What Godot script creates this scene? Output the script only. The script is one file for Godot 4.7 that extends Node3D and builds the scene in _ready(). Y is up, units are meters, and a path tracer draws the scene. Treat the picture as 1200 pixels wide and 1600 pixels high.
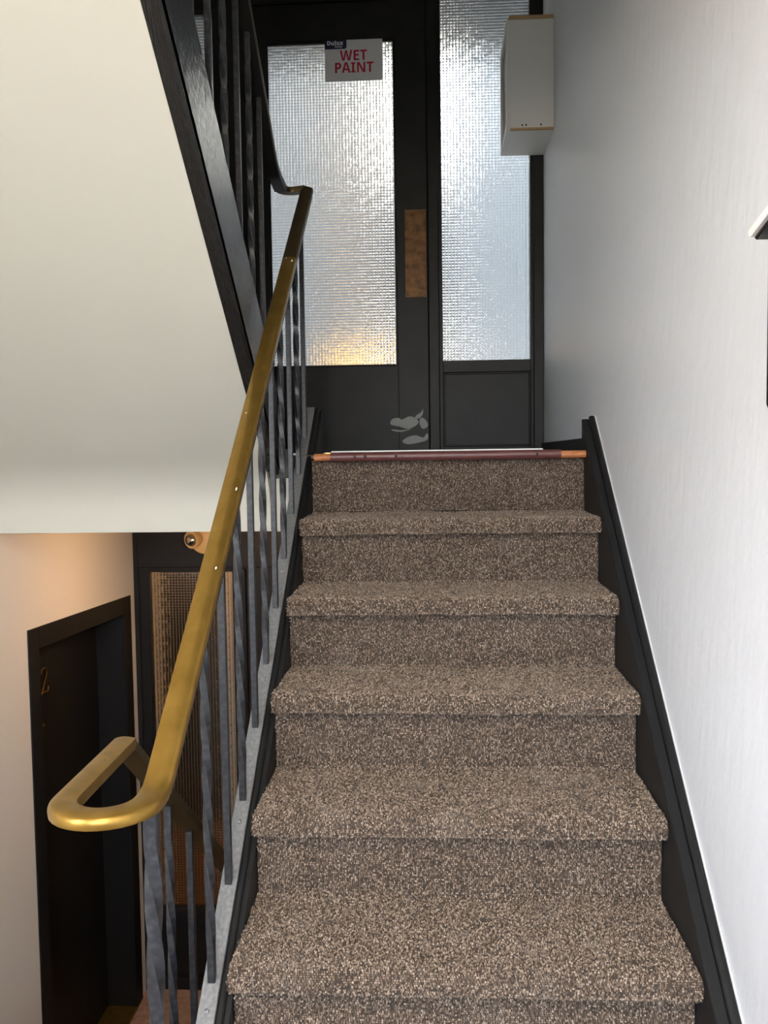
extends Node3D

# ---------------------------------------------------------------- dimensions
const RISE := 0.19
const GOING := 0.2457
const PITCH := 0.7734
const NOSE_Z := -2.8487          # plane of the top riser
const CARPET_L := -0.3893
const CARPET_R := 0.4705
const WALL_R := 0.5165
const WALL_L := -1.465
const SCREEN_Z := -4.263
const RAIL_X := -0.436
const CAP_X := -0.4225
const UP_X := -0.512
const DOWN_X := -0.553

var mats := {}
var rng := RandomNumberGenerator.new()

# ---------------------------------------------------------------- mesh building
class Shape:
	var p := PackedVector3Array()
	var uv := PackedVector2Array()

	func tri(a: Vector3, b: Vector3, c: Vector3, ua := Vector2.ZERO, ub := Vector2.ZERO, uc := Vector2.ZERO) -> void:
		p.append(a); p.append(b); p.append(c)
		uv.append(ua); uv.append(ub); uv.append(uc)

	func quad(a: Vector3, b: Vector3, c: Vector3, d: Vector3) -> void:
		tri(a, b, c, Vector2(0, 0), Vector2(1, 0), Vector2(1, 1))
		tri(a, c, d, Vector2(0, 0), Vector2(1, 1), Vector2(0, 1))

	# adds another list of triangles, turned so that it is not inside out
	func join(q: PackedVector3Array, u: PackedVector2Array) -> void:
		var vol := 0.0
		var o := q[0]
		for i in range(0, q.size(), 3):
			vol += (q[i] - o).dot((q[i + 1] - o).cross(q[i + 2] - o))
		for i in range(0, q.size(), 3):
			if vol >= 0.0:
				tri(q[i], q[i + 1], q[i + 2], u[i], u[i + 1], u[i + 2])
			else:
				tri(q[i], q[i + 2], q[i + 1], u[i], u[i + 2], u[i + 1])

	func box(lo: Vector3, hi: Vector3, bevel := 0.003, at := Transform3D()) -> void:
		var c := (lo + hi) * 0.5
		var h := (hi - lo) * 0.5
		var b: float = minf(bevel, minf(h.x, minf(h.y, h.z)) * 0.6)
		var q := PackedVector3Array()
		var face := func(pts: Array) -> void:
			var m := Vector3.ZERO
			for v in pts:
				m += v
			var n: Vector3 = (pts[1] - pts[0]).cross(pts[2] - pts[0])
			if n.dot(m) < 0.0:
				pts.reverse()
			for i in range(1, pts.size() - 1):
				q.append(pts[0]); q.append(pts[i]); q.append(pts[i + 1])
		var corner := func(s: Vector3, axis: int) -> Vector3:
			var v := h - Vector3(b, b, b)
			v[axis] = h[axis]
			return v * s
		for axis in 3:
			var a1 := (axis + 1) % 3
			var a2 := (axis + 2) % 3
			for s in [-1.0, 1.0]:
				var pts := []
				for k in [[-1, -1], [1, -1], [1, 1], [-1, 1]]:
					var sg := Vector3.ZERO
					sg[axis] = s; sg[a1] = k[0]; sg[a2] = k[1]
					pts.append(corner.call(sg, axis))
				face.call(pts)
			for k in [[-1, -1], [1, -1], [1, 1], [-1, 1]]:
				var e := []
				for s in [-1.0, 1.0]:
					var sg := Vector3.ZERO
					sg[axis] = s; sg[a1] = k[0]; sg[a2] = k[1]
					e.append([corner.call(sg, a1), corner.call(sg, a2)])
				face.call([e[0][0], e[0][1], e[1][1], e[1][0]])
		for sx in [-1.0, 1.0]:
			for sy in [-1.0, 1.0]:
				for sz in [-1.0, 1.0]:
					var sg := Vector3(sx, sy, sz)
					face.call([corner.call(sg, 0), corner.call(sg, 1), corner.call(sg, 2)])
		for i in range(0, q.size(), 3):
			tri(at * (c + q[i]), at * (c + q[i + 1]), at * (c + q[i + 2]))

	# rings of equal length joined by quads, closed at both ends
	func skin(rings: Array, caps := true) -> void:
		var q := PackedVector3Array()
		var u := PackedVector2Array()
		var n: int = rings[0].size()
		var along := 0.0
		for k in rings.size() - 1:
			var r0: PackedVector3Array = rings[k]
			var r1: PackedVector3Array = rings[k + 1]
			var step := r0[0].distance_to(r1[0])
			var around := 0.0
			for i in n:
				var j := (i + 1) % n
				var w := r0[i].distance_to(r0[j])
				for t in [[r0[i], r0[j], r1[j], Vector2(along, around), Vector2(along, around + w), Vector2(along + step, around + w)], [r0[i], r1[j], r1[i], Vector2(along, around), Vector2(along + step, around + w), Vector2(along + step, around)]]:
					q.append(t[0]); q.append(t[1]); q.append(t[2])
					u.append(t[3]); u.append(t[4]); u.append(t[5])
				around += w
			along += step
		if caps:
			for e in 2:
				var r: PackedVector3Array = rings[0] if e == 0 else rings[rings.size() - 1]
				var nrm := Vector3.ZERO
				for i in n:
					nrm += r[i].cross(r[(i + 1) % n])
				nrm = nrm.normalized()
				var ax := (r[1] - r[0]).normalized()
				var ay := nrm.cross(ax)
				var flat := PackedVector2Array()
				for v in r:
					flat.append(Vector2((v - r[0]).dot(ax), (v - r[0]).dot(ay)))
				var idx := Geometry2D.triangulate_polygon(flat)
				for i in range(0, idx.size(), 3):
					var a := idx[i]
					var b := idx[i + 1]
					var c := idx[i + 2]
					var up: bool = (r[b] - r[a]).cross(r[c] - r[a]).dot(nrm) > 0.0
					# the first ring faces back, the last one on
					if up == (e == 0):
						var t := b
						b = c
						c = t
					q.append(r[a]); q.append(r[b]); q.append(r[c])
					u.append(flat[a]); u.append(flat[b]); u.append(flat[c])
		join(q, u)

	# a flat outline pushed along z of a frame, with chamfered ends
	func extrude(outline: PackedVector2Array, frame: Transform3D, depth: float, bevel := 0.0) -> void:
		var inner := outline
		if bevel > 0.0:
			inner = PackedVector2Array()
			var n := outline.size()
			var area := 0.0
			for i in n:
				area += outline[i].cross(outline[(i + 1) % n])
			var s := 1.0 if area > 0.0 else -1.0
			for i in n:
				var d0 := (outline[i] - outline[(i + n - 1) % n]).normalized()
				var d1 := (outline[(i + 1) % n] - outline[i]).normalized()
				var n0 := Vector2(-d0.y, d0.x) * s
				var n1 := Vector2(-d1.y, d1.x) * s
				var m := (n0 + n1)
				inner.append(outline[i] + m * (bevel / maxf(0.35, 1.0 + n0.dot(n1))))
		var rings := []
		var lift := func(o: PackedVector2Array, d: float) -> PackedVector3Array:
			var r := PackedVector3Array()
			for v in o:
				r.append(frame * Vector3(v.x, v.y, d))
			return r
		if bevel > 0.0:
			rings = [lift.call(inner, 0.0), lift.call(outline, bevel), lift.call(outline, depth - bevel), lift.call(inner, depth)]
		else:
			rings = [lift.call(outline, 0.0), lift.call(outline, depth)]
		skin(rings)

	func lathe(prof: PackedVector2Array, frame: Transform3D, n := 16) -> void:
		var rings := []
		for v in prof:
			var r := PackedVector3Array()
			for i in n:
				var a := TAU * i / n
				r.append(frame * Vector3(cos(a) * v.x, v.y, sin(a) * v.x))
			rings.append(r)
		skin(rings)

	func mesh(crease := 35.0) -> ArrayMesh:
		var count := p.size() / 3
		var fn := PackedVector3Array()
		fn.resize(count)
		var at := {}
		for t in count:
			fn[t] = (p[t * 3 + 1] - p[t * 3]).cross(p[t * 3 + 2] - p[t * 3])
			for k in 3:
				var key := Vector3i((p[t * 3 + k] * 50000.0).round())
				if at.has(key):
					at[key].append(t)
				else:
					at[key] = [t]
		var lim := cos(deg_to_rad(crease))
		var nn := PackedVector3Array()
		nn.resize(p.size())
		for t in count:
			var f := fn[t].normalized()
			for k in 3:
				var s := Vector3.ZERO
				for o in at[Vector3i((p[t * 3 + k] * 50000.0).round())]:
					if fn[o].normalized().dot(f) >= lim:
						s += fn[o]
				nn[t * 3 + k] = s.normalized() if s.length_squared() > 0.0 else Vector3.UP
		var index := PackedInt32Array()
		index.resize(p.size())
		for t in count:
			index[t * 3] = t * 3
			index[t * 3 + 1] = t * 3 + 2
			index[t * 3 + 2] = t * 3 + 1
		var arr := []
		arr.resize(Mesh.ARRAY_MAX)
		arr[Mesh.ARRAY_VERTEX] = p
		arr[Mesh.ARRAY_NORMAL] = nn
		arr[Mesh.ARRAY_TEX_UV] = uv
		arr[Mesh.ARRAY_INDEX] = index
		var m := ArrayMesh.new()
		m.add_surface_from_arrays(Mesh.PRIMITIVE_TRIANGLES, arr)
		return m


func frame_of(x: Vector3, y: Vector3, z: Vector3, o: Vector3) -> Transform3D:
	return Transform3D(Basis(x, y, z), o)


# outline given as (z, y) pairs, pushed along x from x0 to x1
func side_profile(s: Shape, outline: Array, x0: float, x1: float, bevel := 0.0) -> void:
	var o := PackedVector2Array()
	for v in outline:
		o.append(Vector2(v[0], v[1]))
	s.extrude(o, frame_of(Vector3(0, 0, 1), Vector3(0, 1, 0), Vector3(1, 0, 0), Vector3(x0, 0, 0)), x1 - x0, bevel)


# ---------------------------------------------------------------- scene tree
func numbered(called: String) -> String:
	if not has_node(called):
		return called
	var k := 1
	while has_node("%s_%03d" % [called, k]):
		k += 1
	return "%s_%03d" % [called, k]


func part(parent: Node, called: String, s: Shape, m: Material, crease := 35.0) -> MeshInstance3D:
	return put(parent, called, s.mesh(crease), m)


func put(parent: Node, called: String, mesh: Mesh, m: Material) -> MeshInstance3D:
	var o := MeshInstance3D.new()
	o.mesh = mesh
	o.material_override = m
	if parent == self:
		o.name = numbered(called)
	else:
		var k := 0
		var n := called
		while parent.has_node(n):
			k += 1
			n = "%s_%03d" % [called, k]
		o.name = n
	parent.add_child(o, true)
	return o


func thing(called: String, label: String, category: String, group := "") -> Node3D:
	var o := Node3D.new()
	o.name = numbered(called)
	add_child(o, true)
	tag(o, label, category, group)
	return o


func tag(o: Node, label: String, category: String, group := "") -> void:
	o.set_meta("label", label)
	o.set_meta("category", category)
	if group:
		o.set_meta("group", group)


func fixed(called: String) -> Node3D:
	var o := Node3D.new()
	o.name = numbered(called)
	o.set_meta("kind", "structure")
	add_child(o, true)
	return o


func struct(called: String, s: Shape, m: Material, label := "") -> MeshInstance3D:
	var o := part(self, called, s, m)
	o.set_meta("kind", "structure")
	return o


# ---------------------------------------------------------------- materials
func noise_tex(freq: float, lo: Color, hi: Color, size := 512, octaves := 4, sd := 1, kind := FastNoiseLite.TYPE_SIMPLEX_SMOOTH, mid := 0.5, soft := 0.5) -> NoiseTexture2D:
	var n := FastNoiseLite.new()
	n.seed = sd
	n.noise_type = kind
	n.frequency = freq
	n.fractal_octaves = octaves
	var t := NoiseTexture2D.new()
	t.width = size
	t.height = size
	t.seamless = true
	t.noise = n
	var g := Gradient.new()
	g.offsets = PackedFloat32Array([maxf(0.0, mid - soft), minf(1.0, mid + soft)])
	g.colors = PackedColorArray([lo, hi])
	t.color_ramp = g
	return t


func relief_tex(freq: float, strength: float, size := 512, octaves := 4, sd := 3) -> NoiseTexture2D:
	var n := FastNoiseLite.new()
	n.seed = sd
	n.noise_type = FastNoiseLite.TYPE_SIMPLEX_SMOOTH
	n.frequency = freq
	n.fractal_octaves = octaves
	var t := NoiseTexture2D.new()
	t.width = size
	t.height = size
	t.seamless = true
	t.noise = n
	t.as_normal_map = true
	t.bump_strength = strength
	return t


func srgb(r: float, g: float, b: float) -> Color:
	return Color(r / 255.0, g / 255.0, b / 255.0)


func mat(called: String, c: Color, rough: float, metal := 0.0) -> StandardMaterial3D:
	var m := StandardMaterial3D.new()
	m.resource_name = called
	m.albedo_color = c
	m.roughness = rough
	m.metallic = metal
	mats[called] = m
	return m


func triplanar(m: StandardMaterial3D, scale: Vector3) -> void:
	m.uv1_triplanar = true
	m.uv1_world_triplanar = true
	m.uv1_scale = scale
	m.uv1_triplanar_sharpness = 4.0


# pressed glass: a grid of shallow pillows, as a normal map
func glass_relief() -> ImageTexture:
	var cells := 8
	var px := 32
	var size := cells * px
	var r := RandomNumberGenerator.new()
	r.seed = 11
	var tilt := []
	for i in cells * cells:
		tilt.append(Vector2(r.randf_range(-0.025, 0.025), r.randf_range(-0.025, 0.025)))
	var im := Image.create(size, size, false, Image.FORMAT_RGB8)
	for y in size:
		for x in size:
			var u := (float(x % px) + 0.5) / px * 2.0 - 1.0
			var v := (float(y % px) + 0.5) / px * 2.0 - 1.0
			var t: Vector2 = tilt[(y / px) * cells + x / px]
			var edge := 0.20
			var nx := 0.065 * u + t.x
			var ny := 0.065 * v + t.y
			if absf(u) > 1.0 - edge:
				nx -= signf(u) * (absf(u) - 1.0 + edge) / edge * 1.4
			if absf(v) > 1.0 - edge:
				ny -= signf(v) * (absf(v) - 1.0 + edge) / edge * 1.4
			var n := Vector3(nx, ny, 1.0).normalized()
			im.set_pixel(x, y, Color(n.x * 0.5 + 0.5, n.y * 0.5 + 0.5, n.z * 0.5 + 0.5))
	return ImageTexture.create_from_image(im)


func make_materials() -> void:
	var m := mat("wall_paint", srgb(216, 217, 219), 0.40)
	m.normal_enabled = true
	m.normal_texture = relief_tex(0.02, 1.6, 512, 5, 5)
	m.normal_scale = 0.55
	triplanar(m, Vector3(2.0, 0.7, 2.0))
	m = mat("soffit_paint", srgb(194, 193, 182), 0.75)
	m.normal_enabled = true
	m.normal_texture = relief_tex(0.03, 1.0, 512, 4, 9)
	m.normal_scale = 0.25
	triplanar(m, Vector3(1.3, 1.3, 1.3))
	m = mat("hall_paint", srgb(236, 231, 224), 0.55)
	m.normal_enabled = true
	m.normal_texture = mats.wall_paint.normal_texture
	m.normal_scale = 0.3
	triplanar(m, Vector3(1.6, 1.6, 1.6))
	m = mat("black_paint", srgb(24, 24, 25), 0.48)
	m.metallic_specular = 0.36
	m.normal_enabled = true
	m.normal_texture = relief_tex(0.05, 1.2, 512, 4, 15)
	m.normal_scale = 0.25
	triplanar(m, Vector3(3, 3, 3))
	m = mat("door_paint", srgb(41, 41, 41), 0.52)
	m.metallic_specular = 0.4
	m.albedo_color = Color.WHITE
	m.albedo_texture = noise_tex(0.008, srgb(19, 20, 21), srgb(31, 31, 30), 512, 5, 21)
	m.normal_enabled = true
	m.normal_texture = mats.black_paint.normal_texture
	m.normal_scale = 0.2
	triplanar(m, Vector3(1.5, 1.5, 1.5))
	# painted timber whose grain shows: long streaks down the slope of the upper string
	m = mat("grained_paint", srgb(30, 30, 30), 0.24)
	m.normal_enabled = true
	m.normal_texture = relief_tex(0.05, 3.0, 512, 3, 31)
	m.normal_scale = 0.9
	m.uv1_scale = Vector3(0.8, 14, 1)
	m = mat("iron", Color.WHITE, 0.38)
	m.albedo_texture = noise_tex(0.02, srgb(29, 31, 35), srgb(60, 61, 64), 512, 5, 41, FastNoiseLite.TYPE_SIMPLEX_SMOOTH, 0.62, 0.35)
	m.normal_enabled = true
	m.normal_texture = relief_tex(0.03, 1.0, 256, 4, 43)
	m.normal_scale = 0.12
	triplanar(m, Vector3(5, 5, 5))
	m = mat("bare_steel", Color.WHITE, 0.5, 0.25)
	m.albedo_texture = noise_tex(0.03, srgb(104, 105, 107), srgb(148, 148, 148), 512, 5, 47)
	triplanar(m, Vector3(6, 6, 6))
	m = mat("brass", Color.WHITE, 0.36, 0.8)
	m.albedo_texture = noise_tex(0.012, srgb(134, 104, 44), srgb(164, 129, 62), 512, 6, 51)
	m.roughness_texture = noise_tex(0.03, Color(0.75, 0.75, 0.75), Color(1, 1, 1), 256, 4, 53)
	m.normal_enabled = true
	m.normal_texture = relief_tex(0.02, 1.0, 256, 5, 55)
	m.normal_scale = 0.2
	triplanar(m, Vector3(3, 3, 3))
	m = mat("dull_shaded_brass", Color.WHITE, 0.45, 0.7)  # dull finish of the upper rail, also painted shade on the downward rail
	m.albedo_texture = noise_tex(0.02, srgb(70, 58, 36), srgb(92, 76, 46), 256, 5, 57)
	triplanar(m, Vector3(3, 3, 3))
	m = mat("push_brass", Color.WHITE, 0.5, 0.7)
	m.albedo_texture = noise_tex(0.02, srgb(78, 57, 40), srgb(116, 85, 55), 512, 6, 61, FastNoiseLite.TYPE_SIMPLEX_SMOOTH, 0.4, 0.35)
	triplanar(m, Vector3(1.7, 1.7, 1.7))
	mat("screw_brass", srgb(130, 96, 60), 0.4, 0.8)
	mat("screw_steel", srgb(170, 168, 162), 0.35, 0.9)
	mat("dark_screw", srgb(48, 40, 34), 0.5, 0.3)
	m = mat("maroon_strip", Color.WHITE, 0.4)
	m.albedo_texture = noise_tex(0.02, srgb(74, 40, 40), srgb(104, 62, 58), 512, 5, 71)
	triplanar(m, Vector3(2, 8, 8))
	m = mat("orange_wood", Color.WHITE, 0.45)
	m.albedo_texture = noise_tex(0.02, srgb(142, 84, 46), srgb(196, 130, 80), 512, 5, 73)
	triplanar(m, Vector3(3, 14, 14))
	mat("white_paint", srgb(226, 226, 224), 0.5)
	m = mat("carpet_base", srgb(62, 49, 38), 0.95)
	m = mat("pile", Color.WHITE, 0.9)
	m.vertex_color_use_as_albedo = true
	m.rim_enabled = true
	m.rim = 0.3
	m.rim_tint = 0.5
	m = mat("white_laminate", srgb(214, 214, 210), 0.45)
	mat("side_brown", srgb(120, 110, 102), 0.5)
	mat("particle_board", srgb(178, 150, 108), 0.8)
	mat("black_metal", srgb(18, 18, 19), 0.4)
	mat("lid_white", srgb(238, 236, 230), 0.4)
	mat("sign_card", srgb(214, 214, 214), 0.55)
	mat("sign_red", srgb(190, 30, 52), 0.55)
	mat("sign_navy", srgb(22, 26, 62), 0.5)
	mat("sign_white", srgb(240, 240, 244), 0.5)
	m = mat("dry_paint", srgb(146, 147, 144), 0.8)
	mat("cream_enamel", srgb(226, 190, 132), 0.4)
	mat("chrome", srgb(225, 222, 215), 0.12, 1.0)
	m = mat("clear_glass", Color(0.95, 0.97, 0.97, 0.06), 0.0)
	m.transparency = BaseMaterial3D.TRANSPARENCY_ALPHA
	m = mat("obscure_glass", Color(0.95, 0.955, 0.94, 0.0), 0.15)
	m.refraction_enabled = true
	m.refraction_scale = 0.05
	m.normal_enabled = true
	m.normal_texture = glass_relief()
	m.normal_scale = 1.0
	m = mat("hall_floor", Color.WHITE, 0.6)
	m.albedo_texture = noise_tex(0.02, srgb(150, 112, 92), srgb(186, 150, 128), 512, 5, 81)
	triplanar(m, Vector3(2, 2, 2))
	m = mat("landing_floor", Color.WHITE, 0.7)
	m.albedo_texture = noise_tex(0.05, srgb(86, 72, 60), srgb(116, 98, 84), 512, 4, 83)
	triplanar(m, Vector3(4, 4, 4))
	m = mat("concrete", Color.WHITE, 0.85)
	m.albedo_texture = noise_tex(0.02, srgb(84, 84, 82), srgb(108, 108, 104), 512, 5, 85)
	triplanar(m, Vector3(1, 1, 1))
	mat("outer_render", srgb(52, 51, 49), 0.85)
	mat("outer_blue", srgb(70, 73, 75), 0.85)
	mat("outer_warm", srgb(176, 132, 70), 0.9)
	mat("outer_dark", srgb(46, 46, 47), 0.8)


# ---------------------------------------------------------------- light and camera
func lights() -> void:
	var cam := Camera3D.new()
	cam.name = "camera"
	cam.fov = rad_to_deg(2.0 * atan(800.0 / 1400.0))
	cam.near = 0.05
	cam.far = 200.0
	cam.transform = Transform3D(Basis(Vector3(0.998356, -0.013617, -0.055676), Vector3(0.010119, 0.997986, -0.062624), Vector3(0.056417, 0.061958, 0.996483)).orthonormalized(), Vector3(0, -0.0111, 0))
	add_child(cam)
	cam.current = true
	var env := Environment.new()
	var sky_mat := ProceduralSkyMaterial.new()
	sky_mat.sky_top_color = srgb(212, 222, 238)
	sky_mat.sky_horizon_color = srgb(228, 236, 247)
	sky_mat.ground_bottom_color = srgb(120, 120, 116)
	sky_mat.ground_horizon_color = srgb(170, 170, 166)
	sky_mat.sky_energy_multiplier = 1.0
	sky_mat.energy_multiplier = 14.0
	var sky := Sky.new()
	sky.sky_material = sky_mat
	env.background_mode = Environment.BG_SKY
	env.sky = sky
	env.tonemap_mode = Environment.TONE_MAPPER_LINEAR
	env.tonemap_exposure = 1.62
	env.sdfgi_enabled = true
	env.ssao_enabled = true
	env.ssil_enabled = true
	# the bright haze round the veiled sun, low behind the upper door
	var haze := DirectionalLight3D.new()
	haze.name = "sun_haze"
	haze.sky_mode = DirectionalLight3D.SKY_MODE_SKY_ONLY
	haze.light_energy = 8.0
	haze.light_color = Color(1.0, 0.98, 0.95)
	haze.shadow_enabled = true
	haze.look_at_from_position(Vector3.ZERO, -Vector3(-0.035, 0.385, -1.0))
	add_child(haze)
	var we := WorldEnvironment.new()
	we.name = "world"
	we.environment = env
	add_child(we)


func ceiling_lamp(called: String, at: Vector3, radius: float, color: Color, power: float, glow: float, label: String) -> void:
	var t := thing(called, label, "ceiling light", "")
	t.position = at
	var base := Shape.new()
	base.lathe(PackedVector2Array([Vector2(radius * 0.9, 0.0), Vector2(radius, -0.004), Vector2(radius, -0.010), Vector2(radius * 0.9, -0.012)]), Transform3D(), 32)
	part(t, "base", base, mats.lid_white)
	var g := Shape.new()
	g.lathe(PackedVector2Array([Vector2(radius * 0.9, -0.012), Vector2(radius * 0.86, -0.018), Vector2(radius * 0.6, -0.022), Vector2(0.004, -0.023)]), Transform3D(), 32)
	var gm := mat(called + "_diffuser", Color(0.9, 0.9, 0.9), 0.4)
	gm.emission_enabled = true
	gm.emission = color
	gm.emission_energy_multiplier = glow
	part(t, "diffuser", g, gm)
	var l := OmniLight3D.new()
	l.name = "lamp_light"
	l.light_color = color
	l.light_energy = power
	l.light_size = radius * 0.6
	l.omni_range = 12.0
	l.omni_attenuation = 2.0
	l.shadow_enabled = true
	l.position = Vector3(0, -0.05 - radius * 0.6, 0)
	t.add_child(l)


# ---------------------------------------------------------------- the setting
func riser_z(k: int) -> float:
	return NOSE_Z + GOING * k


func soffit_y(z: float) -> float:
	return -0.1308 - PITCH * (z + 2.9) * -1.0


func build_shell() -> void:
	var s := Shape.new()
	s.box(Vector3(WALL_R, -3.0, -4.45), Vector3(WALL_R + 0.2, 2.9, 1.4), 0.0)
	struct("wall_right", s, mats.wall_paint)

	# left wall with the opening of flat door 2
	var wl := Shape.new()
	var x0 := WALL_L - 0.25
	var wa := -0.35
	var wb0 := 0.95
	var sill := -0.60
	var lintel := 0.98
	wl.box(Vector3(x0, -0.255, -4.45), Vector3(WALL_L - 0.045, 2.9, wa), 0.0)
	wl.box(Vector3(x0, -0.69, -4.45), Vector3(WALL_L, -0.255, wa), 0.0)
	wl.box(Vector3(x0, -3.0, -4.45), Vector3(WALL_L, -0.69, -4.15), 0.0)
	wl.box(Vector3(x0, -3.0, -3.12), Vector3(WALL_L, -0.69, wa), 0.0)
	wl.box(Vector3(x0, -3.0, wa), Vector3(WALL_L, sill, wb0), 0.0)
	wl.box(Vector3(x0, lintel, wa), Vector3(WALL_L, 2.9, wb0), 0.0)
	wl.box(Vector3(x0, -3.0, wb0), Vector3(WALL_L, 2.9, 1.4), 0.0)
	struct("wall_left", wl, mats.hall_paint)

	# the stair window in the left wall, beside the half landing
	var win := fixed("window_4")
	var wf := Shape.new()
	for e in [[wa, wa + 0.05, sill, lintel], [wb0 - 0.05, wb0, sill, lintel], [0.275, 0.325, sill + 0.05, lintel - 0.05], [wa + 0.05, wb0 - 0.05, sill, sill + 0.05], [wa + 0.05, wb0 - 0.05, lintel - 0.05, lintel]]:
		wf.box(Vector3(WALL_L - 0.13, e[2], e[0]), Vector3(WALL_L - 0.06, e[3], e[1]), 0.004)
	part(win, "window_frame", wf, mats.lid_white)
	for e in [[wa + 0.05, 0.275], [0.325, wb0 - 0.05]]:
		var g := Shape.new()
		var gx := WALL_L - 0.095
		g.quad(Vector3(gx, sill + 0.05, e[0]), Vector3(gx, sill + 0.05, e[1]), Vector3(gx, lintel - 0.05, e[1]), Vector3(gx, lintel - 0.05, e[0]))
		part(win, "pane", g, mats.clear_glass)

	# back wall behind the photographer
	var wb := Shape.new()
	var wz := 1.15
	wb.box(Vector3(x0, -3.0, wz), Vector3(-0.95, 2.9, wz + 0.2), 0.0)
	wb.box(Vector3(0.45, -3.0, wz), Vector3(WALL_R, 2.9, wz + 0.2), 0.0)
	wb.box(Vector3(-0.95, -3.0, wz), Vector3(0.45, -0.55, wz + 0.2), 0.0)
	wb.box(Vector3(-0.95, 1.0, wz), Vector3(0.45, 2.9, wz + 0.2), 0.0)
	struct("wall_back", wb, mats.wall_paint)
	win = fixed("window_5")
	wf = Shape.new()
	for e in [[-0.95, -0.90, -0.55, 1.0], [0.40, 0.45, -0.55, 1.0], [-0.275, -0.225, -0.50, 0.95], [-0.90, 0.40, -0.55, -0.50], [-0.90, 0.40, 0.95, 1.0]]:
		wf.box(Vector3(e[0], e[2], wz + 0.05), Vector3(e[1], e[3], wz + 0.12), 0.004)
	part(win, "window_frame", wf, mats.lid_white)
	for e in [[-0.90, -0.275], [-0.225, 0.40]]:
		var g := Shape.new()
		g.quad(Vector3(e[0], -0.50, wz + 0.085), Vector3(e[1], -0.50, wz + 0.085), Vector3(e[1], 0.95, wz + 0.085), Vector3(e[0], 0.95, wz + 0.085))
		part(win, "pane", g, mats.clear_glass)

	# far wall above and between the two glazed screens
	var wf2 := Shape.new()
	wf2.box(Vector3(x0, 2.41, -4.45), Vector3(WALL_R + 0.2, 2.9, SCREEN_Z), 0.0)
	wf2.box(Vector3(x0, -0.255, -4.45), Vector3(WALL_R + 0.2, 0.0, SCREEN_Z), 0.0)
	wf2.box(Vector3(-0.02, -3.0, -4.45), Vector3(WALL_R + 0.2, -0.255, SCREEN_Z), 0.0)
	struct("wall_far", wf2, mats.hall_paint)

	# the landing at the head of the flight, then the half landing, then the hall below
	var f := Shape.new()
	f.box(Vector3(-0.5, -0.25, SCREEN_Z), Vector3(WALL_R, -0.004, -2.94), 0.0)
	f.box(Vector3(WALL_L, -0.1, SCREEN_Z), Vector3(-0.5, -0.004, -2.94), 0.0)
	f.box(Vector3(-0.5, -0.05, -2.94), Vector3(-0.456, -0.004, -2.86), 0.0)
	struct("floor", f, mats.landing_floor)
	f = Shape.new()
	f.box(Vector3(WALL_L, -1.55, -1.36), Vector3(WALL_R, -1.33, 1.15), 0.0)
	struct("floor", f, mats.landing_floor)
	f = Shape.new()
	f.box(Vector3(x0, -2.86, -6.2), Vector3(WALL_R + 0.2, -2.66, 1.4), 0.0)
	struct("floor", f, mats.hall_floor)

	# plaster soffit under the upper flight, swept round into the edge of the landing
	var top := []
	var zz := -1.15
	top.append([zz, soffit_y(zz)])
	top.append([-2.74, soffit_y(-2.74)])
	# rounded turn from the slope to the upright edge of the slab
	var a := Vector2(-2.74, soffit_y(-2.74))
	var c := Vector2(-2.86, soffit_y(-2.86) + 0.006)
	var b := Vector2(-2.86, -0.185)
	for i in range(1, 13):
		var t := i / 12.0
		var q := a.lerp(c, t).lerp(c.lerp(b, t), t)
		top.append([q.x, q.y])
	top.append([-2.86, -0.247])
	top.append([-2.95, -0.255])
	top.append([SCREEN_Z, -0.255])
	top.append([SCREEN_Z, -0.105])
	top.append([-2.90, -0.105])
	top.append([zz, soffit_y(zz) + 0.055])
	s = Shape.new()
	side_profile(s, top, WALL_L - 0.045, -0.5275)
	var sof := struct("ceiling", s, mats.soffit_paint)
	sof.set_meta("kind", "structure")
	# edge of the slab carried on behind the foot of the balustrade
	s = Shape.new()
	s.box(Vector3(-0.5275, -0.255, SCREEN_Z), Vector3(-0.456, -0.06, -2.94), 0.0)
	s.box(Vector3(-0.5275, -0.247, -2.94), Vector3(-0.456, -0.06, -2.86), 0.0)
	s.box(Vector3(-0.456, -0.258, SCREEN_Z), Vector3(WALL_R, -0.252, -2.95), 0.0)
	struct("ceiling", s, mats.soffit_paint)
	# half landing over the camera, the next flight and the ceiling over the upper landing
	s = Shape.new()
	s.box(Vector3(WALL_L, 1.10, -1.2), Vector3(WALL_R, 1.33, 1.15), 0.0)
	struct("ceiling", s, mats.soffit_paint)
	s = Shape.new()
	side_profile(s, [[-1.2, 1.10], [-2.9, 2.41], [-2.9, 2.6], [-1.2, 1.33]], -0.42, WALL_R)
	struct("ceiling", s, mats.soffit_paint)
	s = Shape.new()
	s.box(Vector3(WALL_L, 2.41, -4.45), Vector3(WALL_R, 2.6, -2.9), 0.0)
	struct("ceiling", s, mats.soffit_paint)
	s = Shape.new()
	s.box(Vector3(x0, 2.9, -4.45), Vector3(WALL_R + 0.2, 3.1, 1.4), 0.0)
	struct("ceiling", s, mats.soffit_paint)
	# plaster under the lower flight
	s = Shape.new()
	side_profile(s, [[-2.95, -0.255], [-1.37, -0.255 - 1.58 * PITCH], [-1.37, -0.305 - 1.58 * PITCH], [-2.95, -0.305]], -0.388, CARPET_R)
	struct("ceiling", s, mats.soffit_paint)
	# low black skirting on the landing, right
	s = Shape.new()
	s.box(Vector3(WALL_R - 0.014, 0.0, SCREEN_Z + 0.02), Vector3(WALL_R, 0.042, -2.93), 0.003)
	struct("baseboard_right", s, mats.black_paint)


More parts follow.
